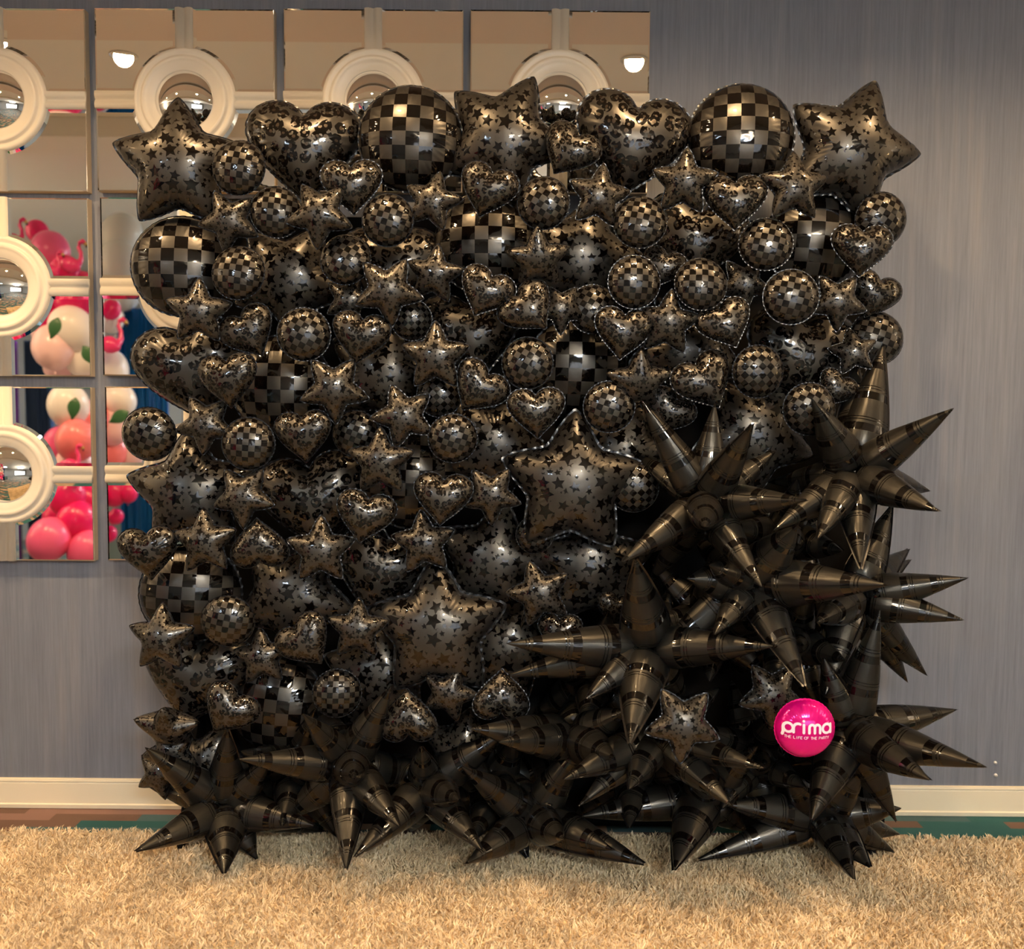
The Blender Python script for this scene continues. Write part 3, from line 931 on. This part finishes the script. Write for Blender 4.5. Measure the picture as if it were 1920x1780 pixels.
# ------------------------------------------------------------------ spike cluster balloons
def spike_mesh():
    """unit length along +Z, unit radius; rounded base, long taper"""
    ts = [0, .015, .05, .10, .16, .24, .34, .46, .58, .70, .80, .88, .94, .98, 1.0]
    rs = [.05, .45, .80, .95, 1.0, .97, .89, .765, .62, .465, .325, .205, .115, .055, .012]
    n = 40; V = []; UV = []; Fc = []
    for t, r_ in zip(ts, rs):
        for k in range(n + 1):
            a_ = 2 * math.pi * k / n
            fl = 1 + .05 * math.cos(2 * a_)               # two-gore foil: slightly oval
            w_ = 1 + .02 * math.sin(9 * a_ + 14 * t) * (1 - t)
            V.append((r_ * math.cos(a_) * fl * w_, r_ * math.sin(a_) / fl * w_, t)); UV.append((k / n, t))
    m_ = n + 1
    for i in range(len(ts) - 1):
        for k in range(n): Fc.append((i * m_ + k, i * m_ + k + 1, (i + 1) * m_ + k + 1, (i + 1) * m_ + k))
    nb = len(Fc)
    # seam fins down both sides
    for s in (-1, 1):
        b0 = len(V)
        for t, r_ in zip(ts[2:], rs[2:]):
            for e in (0.97, 1.0):
                rr = r_ * 1.05 * e + (.085 * (1 if e == 1.0 else 0))
                V.append((s * rr, .01 * math.sin(40 * t), t + (.012 if t == 1.0 and e == 1.0 else 0))); UV.append((0, t))
        for i in range(len(ts) - 3): Fc.append((b0 + 2 * i, b0 + 2 * i + 1, b0 + 2 * i + 3, b0 + 2 * i + 2))
    fm = [0] * nb + [1] * (len(Fc) - nb)
    return mesh_np('spike', V, Fc, [M['stripe'], M['seam']], True, UV, fm)


SPK = spike_mesh()
m = MB(); m.lathe([(.002, -1), (.5, -.87), (.87, -.5), (1, 0), (.87, .5), (.5, .87), (.002, 1)], 24)
COREM = mesh_np('core', m.v, m.f, M['core'], True)
RUGZ = .034


def cluster(cx, cy, Y, spikes, label, L=.46, rad=.070, extra=()):
    c = at(cx, cy, Y)
    o = link('spiky_balloon', None, loc=c)
    tag(o, label, 'balloon', 'spiky black banded starburst balloons')
    k = link('core', COREM, o, scale=(.062, .062, .062))
    for s in list(spikes):
        tx, ty, sg = s[:3]; LL = s[3] if len(s) > 3 else L; rr = s[4] if len(s) > 4 else rad
        d = ray(tx, ty); d = d / d.y
        # intersect the tip's view ray with a sphere of radius LL about the centre
        A_ = d.dot(d); oc = CAM - c; B_ = 2 * d.dot(oc); C_ = oc.dot(oc) - LL * LL; D_ = B_ * B_ - 4 * A_ * C_
        if D_ <= 0 or sg == 0: t_ = -B_ / (2 * A_)
        else: t_ = (-B_ - sg * math.sqrt(D_)) / (2 * A_)
        tip = CAM + d * t_
        ylim = -.03 if (tx > 1650 or tx < 340) else -.19
        if tip.y > ylim: tip = at(tx, ty, ylim)
        if tip.z < RUGZ: tip = on_z(tx, ty, RUGZ)
        dv = tip - c; ln = dv.length; dr = dv / ln
        st = .045
        so = link('spike', SPK, o, loc=dr * st)
        q = dr.to_track_quat('Z', 'Y')
        so.rotation_euler = (q.to_matrix() @ Matrix.Rotation(rnd.uniform(-.5, .5), 3, 'Z')).to_euler()
        so.scale = (rr, rr, ln - st)
    return o


cluster(1322, 945, -.66, [(1203, 750, 1), (1340, 757, 0, .42), (1410, 796, 1), (1186, 848, -1, .36, .05), (1512, 938, 1), (1168, 1053, 1), (1220, 1090, -1),
                          (1428, 1100, 1), (1322, 988, 1, .40), (1455, 845, -1, .34, .06)],
        'spiky black starburst balloon right of the large front star, one spike facing the viewer', L=.44, rad=.066)
cluster(1600, 890, -.55, [(1788, 766, 1), (1744, 921, -1), (1761, 959, 1), (1533, 1010, 1), (1614, 1066, 1), (1606, 675, -1, .46, .075), (1655, 650, -1, .5, .085),
                          (1522, 748, 1, .38, .072), (1450, 995, 1), (1440, 905, -1, .36, .06)],
        'spiky black starburst balloon at the right edge with golden lit spikes', L=.44, rad=.068)
cluster(1600, 1120, -.44, [(1815, 1084, 0), (1807, 1163, 0), (1738, 1267, -1), (1702, 1280, -1), (1706, 1050, -1), (1703, 1030, -1), (1672, 950, -1, .4, .07), (1532, 1168, 1, .40, .075), (1548, 1302, 1, .42)],
        'spiky black starburst balloon halfway down the right edge, fanning towards the wall', L=.46, rad=.068)
cluster(1408, 1092, -.66, [(1664, 1097, 1, .52, .082), (1508, 1286, 1, .45), (1203, 1254, 1, .50, .072), (1288, 1085, 1, .30, .085), (1496, 985, 1, .36, .085), (1340, 1190, 1, .34, .06), (1300, 1010, -1, .36), (1330, 1060, 1, .3, .07)],
        'spiky black starburst balloon above the pink balloon with a long spike pointing right', rad=.070)
cluster(1215, 1215, -.62, [(950, 1207, 1, .54, .078), (950, 1268, 1, .52, .074), (1192, 1050, 1, .42, .085), (1181, 1394, 1, .44, .082), (1449, 1212, 1, .50, .074), (1100, 1310, 1, .34, .07), (1290, 1330, -1, .4), (1255, 1110, -1, .36)],
        'spiky black starburst balloon whose long spikes point left under the tilted star')
cluster(1590, 1370, -.58, [(1794, 1331, -1), (1850, 1439, 1, .56, .074), (1743, 1463, 1, .46, .078), (1650, 1146, 1, .48, .072), (1545, 1235, 1, .32), (1522, 1537, 1, .42, .078), (1450, 1440, -1, .38), (1680, 1540, -1, .36)],
        'spiky black starburst balloon right of the pink balloon, touching the wall side')
cluster(1540, 1530, -.46, [(1601, 1649, 1), (1632, 1626, 1, .36), (1690, 1516, 0), (1688, 1565, -1), (1676, 1597, -1), (1312, 1612, 1, .52), (1358, 1508, 1, .44, .078), (1470, 1450, 1, .34, .07), (1622, 1440, 1, .34, .07)],
        'spiky black starburst balloon standing on the rug at the lower right', L=.42, rad=.068)
cluster(1320, 1490, -.44, [(1264, 1632, 1, .44, .086), (1088, 1532, 1, .50, .072), (1420, 1400, 1, .36, .075), (1330, 1440, 1, .36, .08), (1400, 1560, -1, .34), (1260, 1420, -1, .34)],
        'spiky black starburst balloon standing on the rug left of the pink balloon')
cluster(1232, 1378, -.60, [(1372, 1512, 1, .46), (1432, 1441, 1, .50, .062), (1058, 1462, 1, .48, .074), (1085, 1512, 1, .44, .06), (1180, 1480, 1, .36), (1350, 1290, -1, .36)],
        'spiky black starburst balloon behind the lower two-tips-up star')
cluster(1000, 1535, -.47, [(874, 1620, 1, .42), (1097, 1383, 1, .42), (1056, 1573, 1, .34, .075), (1150, 1594, 1, .40), (866, 1438, 1, .44), (1207, 1620, 1, .50, .08), (960, 1440, -1, .34)],
        'spiky black starburst balloon standing on the rug at the bottom centre')
cluster(1080, 1385, -.54, [(882, 1367, 1, .46, .078), (935, 1392, 1, .40, .072), (1180, 1330, 1, .34), (1080, 1290, -1, .36), (1150, 1420, 1, .36, .08)],
        'spiky black starburst balloon just above the bottom centre one')
cluster(800, 1475, -.48, [(948, 1372, 1, .40), (902, 1593, 1, .42), (666, 1607, 1, .46), (700, 1410, -1, .38), (860, 1500, 1, .36), (790, 1400, 1, .30, .06), (770, 1560, -1, .3)],
        'spiky black starburst balloon between the bottom centre and lower left spikes')
cluster(655, 1435, -.52, [(560, 1282, -1, .42), (733, 1287, 1, .40), (748, 1549, 1, .42), (664, 1455, 1, .34, .07), (649, 1628, 1, .44), (448, 1424, 1, .46, .066), (567, 1338, 1, .38, .058), (820, 1460, -1, .42, .07), (530, 1540, -1, .34)],
        'spiky black starburst balloon at the lower left, standing between two others')
cluster(425, 1515, -.44, [(255, 1597, 1, .44), (420, 1638, 1, .36, .074), (427, 1368, 1, .38, .072), (272, 1402, 1, .44, .070), (266, 1468, -1, .40, .05), (588, 1548, 1, .42, .070), (612, 1560, -1, .42, .06), (481, 1611, -1, .34), (510, 1420, 1, .34)],
        'spiky black starburst balloon standing on the rug at the left end', L=.42, rad=.068)

DK = [(1330, 1165, -.34, 'dim spiky black starburst balloon deep between the upper right spikes and the tilted star', 0),
      (1480, 1200, -.34, 'dim spiky black starburst balloon deep above the pink balloon', 20),
      (1120, 1260, -.30, 'dim spiky black starburst balloon deep behind the long left pointing spikes', 10),
      (1410, 1420, -.34, 'dim spiky black starburst balloon deep left of the pink balloon', 30),
      (1470, 1010, -.34, 'dim spiky black starburst balloon deep behind the upper right spikes', 12),
      (1190, 1440, -.30, 'dim spiky black starburst balloon deep above the bottom centre', 5),
      (930, 1470, -.30, 'dim spiky black starburst balloon deep behind the bottom centre spikes', 22),
      (560, 1440, -.28, 'dim spiky black starburst balloon deep behind the lower left spikes', 16)]
for cx_, cy_, Y_, lb_, a0_ in DK:
    sp_ = [(cx_ + 150 * math.cos(R(a0_ + 45 * i)) * (.75 + .25 * (i % 2)), cy_ + 150 * math.sin(R(a0_ + 45 * i)) * (.75 + .25 * (i % 2)), (1, 0, 1, -1)[i % 4], .36) for i in range(8)]
    sp_ += [(cx_ + 25, cy_ + 10, 1, .34)]
    cluster(cx_, cy_, Y_, sp_, lb_, L=.36, rad=.072)

# ------------------------------------------------------------------ backing board
def panel():
    Yp = -.14
    b_ = MB()
    tl = at(360, 395, Yp); br = at(1600, 1400, Yp)
    zt, zb = tl.z - .02, .42
    b_.box(tl.x, br.x, Yp, Yp + .03, zb, zt)
    o = b_.build('backing_board', M['panel'])
    tag(o, 'black upright backing board that carries the balloon wall', 'board')
    for x0, x1 in ((345, 520), (596, 1660)):
        q = MB(); a_ = at(x0, 1500, Yp).x; c_ = at(x1, 1500, Yp).x
        q.box(a_, c_, Yp, Yp + .03, .002, zb); q.build('foot_panel', M['panel'], o)
    for x_ in (tl.x + .02, br.x - .02):
        q = MB(); q.add([(x_ - .012, Yp - .3, .03), (x_ + .012, Yp - .3, .03), (x_ - .012, Yp, .03), (x_ + .012, Yp, .03), (x_ - .012, Yp, .7), (x_ + .012, Yp, .7)],
                        [(0, 1, 3, 2), (0, 4, 5, 1), (0, 2, 4), (1, 5, 3), (2, 3, 5, 4)])
        q.build('brace', M['panel'], o)


panel()

# ------------------------------------------------------------------ the party display reflected in the mirrors
def latex_mat(name, col): return simple(name, col, 0.28, 0.0, 0.5)


LX = {'magenta': latex_mat('magenta latex', (0.75, 0.01, 0.14)), 'pink': latex_mat('pink latex', (0.86, 0.12, 0.30)), 'coral': latex_mat('coral latex', (0.90, 0.22, 0.24)),
      'white': latex_mat('white latex', (0.88, 0.82, 0.80)), 'blush': latex_mat('blush latex', (0.90, 0.60, 0.62)), 'grey': latex_mat('pale grey latex', (0.66, 0.68, 0.66))}
m = MB()
pr = []
for i in range(17):
    t = math.pi * i / 16; r_ = math.sin(t) * (1 - .06 * math.cos(t)); h = math.cos(t) * 1.08 if t < math.pi / 2 else math.cos(t) * 1.2
    pr.append((max(r_, .004), -h))
m.lathe(pr[::-1], 28)
BODY = {k: mesh_np('latex_body', m.v, m.f, mt, True) for k, mt in LX.items()}
q = MB(); q.lathe([(.02, -1.19), (.05, -1.22), (.03, -1.25), (.07, -1.31)], 12)
KNOT = {k: mesh_np('latex_knot', q.v, q.f, mt, True) for k, mt in LX.items()}
PB = [  # px, py in the mirror, radius px, colour, distance before the wall
    (152, 556, 40, 'magenta', 3.3), (146, 622, 40, 'white', 3.2), (92, 596, 30, 'magenta', 3.4), (110, 655, 38, 'blush', 3.15), (166, 674, 34, 'white', 3.3), (118, 690, 26, 'blush', 3.4), (100, 625, 30, 'blush', 3.5),
    (104, 476, 34, 'pink', 3.4), (130, 512, 26, 'magenta', 3.2), (80, 440, 20, 'magenta', 3.6),
    (138, 764, 37, 'white', 3.2), (152, 828, 37, 'coral', 3.15), (120, 832, 28, 'pink', 3.35), (176, 790, 34, 'coral', 3.35), (150, 876, 36, 'blush', 3.3),
    (134, 932, 32, 'magenta', 3.2), (172, 938, 30, 'magenta', 3.35), (100, 1012, 38, 'pink', 3.0), (150, 976, 34, 'magenta', 3.15), (172, 1034, 36, 'pink', 3.1), (120, 970, 30, 'magenta', 3.4),
    (216, 584, 17, 'magenta', 3.6), (208, 700, 38, 'white', 3.6), (212, 600, 26, 'white', 4.0), (232, 752, 30, 'white', 3.5), (218, 802, 32, 'blush', 3.5), (214, 846, 34, 'coral', 3.6), (250, 850, 28, 'blush', 3.7),
    (222, 926, 22, 'magenta', 3.6), (248, 924, 17, 'magenta', 3.6), (224, 968, 14, 'magenta', 3.7), (212, 1000, 14, 'magenta', 3.8),
    (232, 445, 36, 'grey', 4.6), (232, 500, 38, 'grey', 4.5), (230, 545, 40, 'grey', 4.6)]
side = {'magenta': 'hot pink', 'pink': 'pink', 'coral': 'coral pink', 'white': 'white', 'blush': 'blush', 'grey': 'pale grey'}
for i, (x, y, rp, c, d) in enumerate(PB):
    p = refl(x, y, d); r_ = rp * (d + 4.0) / F
    o = link('latex_balloon', BODY[c], loc=p, scale=(r_, r_, r_), rot=(rnd.uniform(-.5, .5), rnd.uniform(-.5, .5), 0))
    link('knot', KNOT[c], o)
    cell = lambda t: (t[0] < 190, t[1] < 715, t[1] < (545 if t[1] < 715 else 890), t[3])
    same = sorted([t for t in PB if cell(t) == cell(PB[i])], key=lambda t: t[1])
    od = '' if len(same) == 1 else ', %s' % (['topmost', 'second from the top', 'third from the top', 'fourth from the top', 'fifth from the top', 'lowest'][same.index(PB[i])] if PB[i] is not same[-1] else 'lowest one')
    tag(o, '%s latex balloon, %s %s mirror, %s pane%s' % (side[c], 'middle' if y < 715 else 'bottom', 'left' if x < 190 else 'right', 'upper' if cell(PB[i])[2] else 'lower', od), 'balloon', 'latex balloons of the pink display, %s' % side[c])

# flamingos
M['beak'] = simple('black beak', (.02, .02, .02), .4); M['fpink'] = simple('glossy flamingo pink', (0.86, 0.05, 0.22), 0.2)
M['ybeak'] = simple('yellow beak', (.75, .5, .15), .4)


def flamingo(x, y, d, s, flip, label):
    p = refl(x, y, d)
    o = link('inflatable_flamingo', None, loc=p, scale=(s * flip, s, s)); tag(o, label, 'flamingo', 'inflatable flamingos')
    q = MB(); q.lathe([(.005, -1), (.45, -.85), (.8, -.45), (.95, 0), (.8, .45), (.45, .8), (.12, 1.1), (.01, 1.25)], 24)
    bd = q.build('body', M['fpink'], o, smooth=True); bd.rotation_euler = (0, R(-72), 0); bd.scale = (.85, .8, 1)
    q = MB(); pts = [(.75, 0, .1), (1.05, 0, .6), (1.0, 0, 1.2), (.8, 0, 1.7), (.9, 0, 2.15), (1.2, 0, 2.3), (1.45, 0, 2.1)]
    q.tube(pts, [.3, .24, .2, .19, .2, .26, .2], 14); q.build('neck', M['fpink'], o, smooth=True)
    q = MB(); q.tube([(1.42, 0, 2.13), (1.58, 0, 1.9)], [.19, .16], 12); q.build('beak', M['ybeak'], o, smooth=True)
    q = MB(); q.tube([(1.58, 0, 1.9), (1.55, 0, 1.62)], [.16, .03], 12); q.build('beak_tip', M['beak'], o, smooth=True)


flamingo(214, 648, 3.35, .085, 1, 'pink inflatable flamingo before the blue display, in the second middle mirror')
flamingo(142, 500, 3.05, .075, 1, 'pink inflatable flamingo right of the pink dome in the left middle mirror')
flamingo(34, 455, 3.3, .07, 1, 'pink inflatable flamingo at the frame in the left middle mirror')
flamingo(105, 512, 3.0, .06, 1, 'pink inflatable flamingo lowest in the left middle mirror')
flamingo(140, 872, 3.0, .065, 1, 'pink inflatable flamingo under the coral balloons in the left bottom mirror')

M['leaf'] = simple('deep green leaf', (.03, .11, .04), .45)
for x, y, a_, lb in ((120, 598, 20, 'below the hot pink balloons'), (166, 650, -30, 'beside the white balloons'), (152, 746, 10, 'on the white balloon'), (250, 772, 60, 'beside the blue display')):
    p = refl(x, y, 2.75); q = MB(); n = 9; v = []
    for i in range(n):
        t = i / (n - 1); w_ = .045 * math.sin(math.pi * t ** .8) + .001
        v += [(-w_, .012 * math.sin(t * 3), t * .16), (0, .02, t * .16), (w_, .012 * math.sin(t * 3), t * .16)]
    f = [(3 * i + k, 3 * i + k + 1, 3 * i + k + 4, 3 * i + k + 3) for i in range(n - 1) for k in range(2)]
    q.add(v, f); q.add([(a0, b0 + .002, c0) for a0, b0, c0 in v], [t[::-1] for t in f])
    o = q.build('palm_leaf', M['leaf'], smooth=True, loc=p, rot=(0, R(a_ + 180), 0)); tag(o, 'green leaf seen in the mirror %s' % lb, 'leaf', 'leaves in the display')

M['blue'] = simple('blue foil fringe', (.005, .16, .50), .25, .4); M['navy'] = simple('navy cloth', (.01, .04, .12), .7); M['purple'] = simple('purple foil', (.22, .02, .30), .25, .4)
M['teal'] = simple('grey teal counter', (.16, .24, .26), .5)


def curtain(xa, xb, ya, yb, d, mat, name, label):
    a_ = refl(xa, ya, d); c_ = refl(xb, yb, d); q = MB(); n = 60; v = []
    x0, x1 = min(a_.x, c_.x), max(a_.x, c_.x)
    for k in range(n + 1):
        x = x0 + (x1 - x0) * k / n; yy = -d + .03 * math.sin(k * 1.9) + .015 * math.sin(k * .7)
        v += [(x, yy, max(c_.z, .01)), (x, yy, a_.z), (x, yy - .03, a_.z), (x, yy - .03, max(c_.z, .01))]
    f = []
    for k in range(n):
        for j in range(4): f.append((4 * k + j, 4 * k + (j + 1) % 4, 4 * k + 4 + (j + 1) % 4, 4 * k + 4 + j))
    q.add(v, f); o = q.build(name, mat, smooth=True); tag(o, label, 'curtain'); return o


curtain(228, 330, 580, 1500, 4.6, M['blue'], 'foil_curtain', 'bright blue foil fringe curtain behind the pink display')
curtain(55, 120, 640, 1500, 5.4, M['navy'], 'cloth_backdrop', 'navy cloth backdrop behind the pink display')
curtain(20, 56, 640, 1500, 5.3, M['purple'], 'foil_curtain', 'purple foil fringe curtain at the left of the display')
a_ = refl(200, 930, 5.6); q = MB(); q.box(a_.x - .2, a_.x + 1.6, -5.9, -5.3, .0, a_.z); o = q.build('shop_counter', M['teal']); tag(o, 'grey teal shop counter behind the blue curtain', 'counter')
p = refl(140, 800, 3.25)
q = MB(); q.tube([(0, 0, .03), (0, 0, 2.7)], .015, 10); q.lathe([(.22, 0), (.22, .02), (.02, .035)], 32, cap=True)
o = q.build('balloon_stand', M['metal'], loc=(p.x, -3.85, 0.0)); tag(o, 'slim white pole stand carrying the pink balloon column', 'stand')
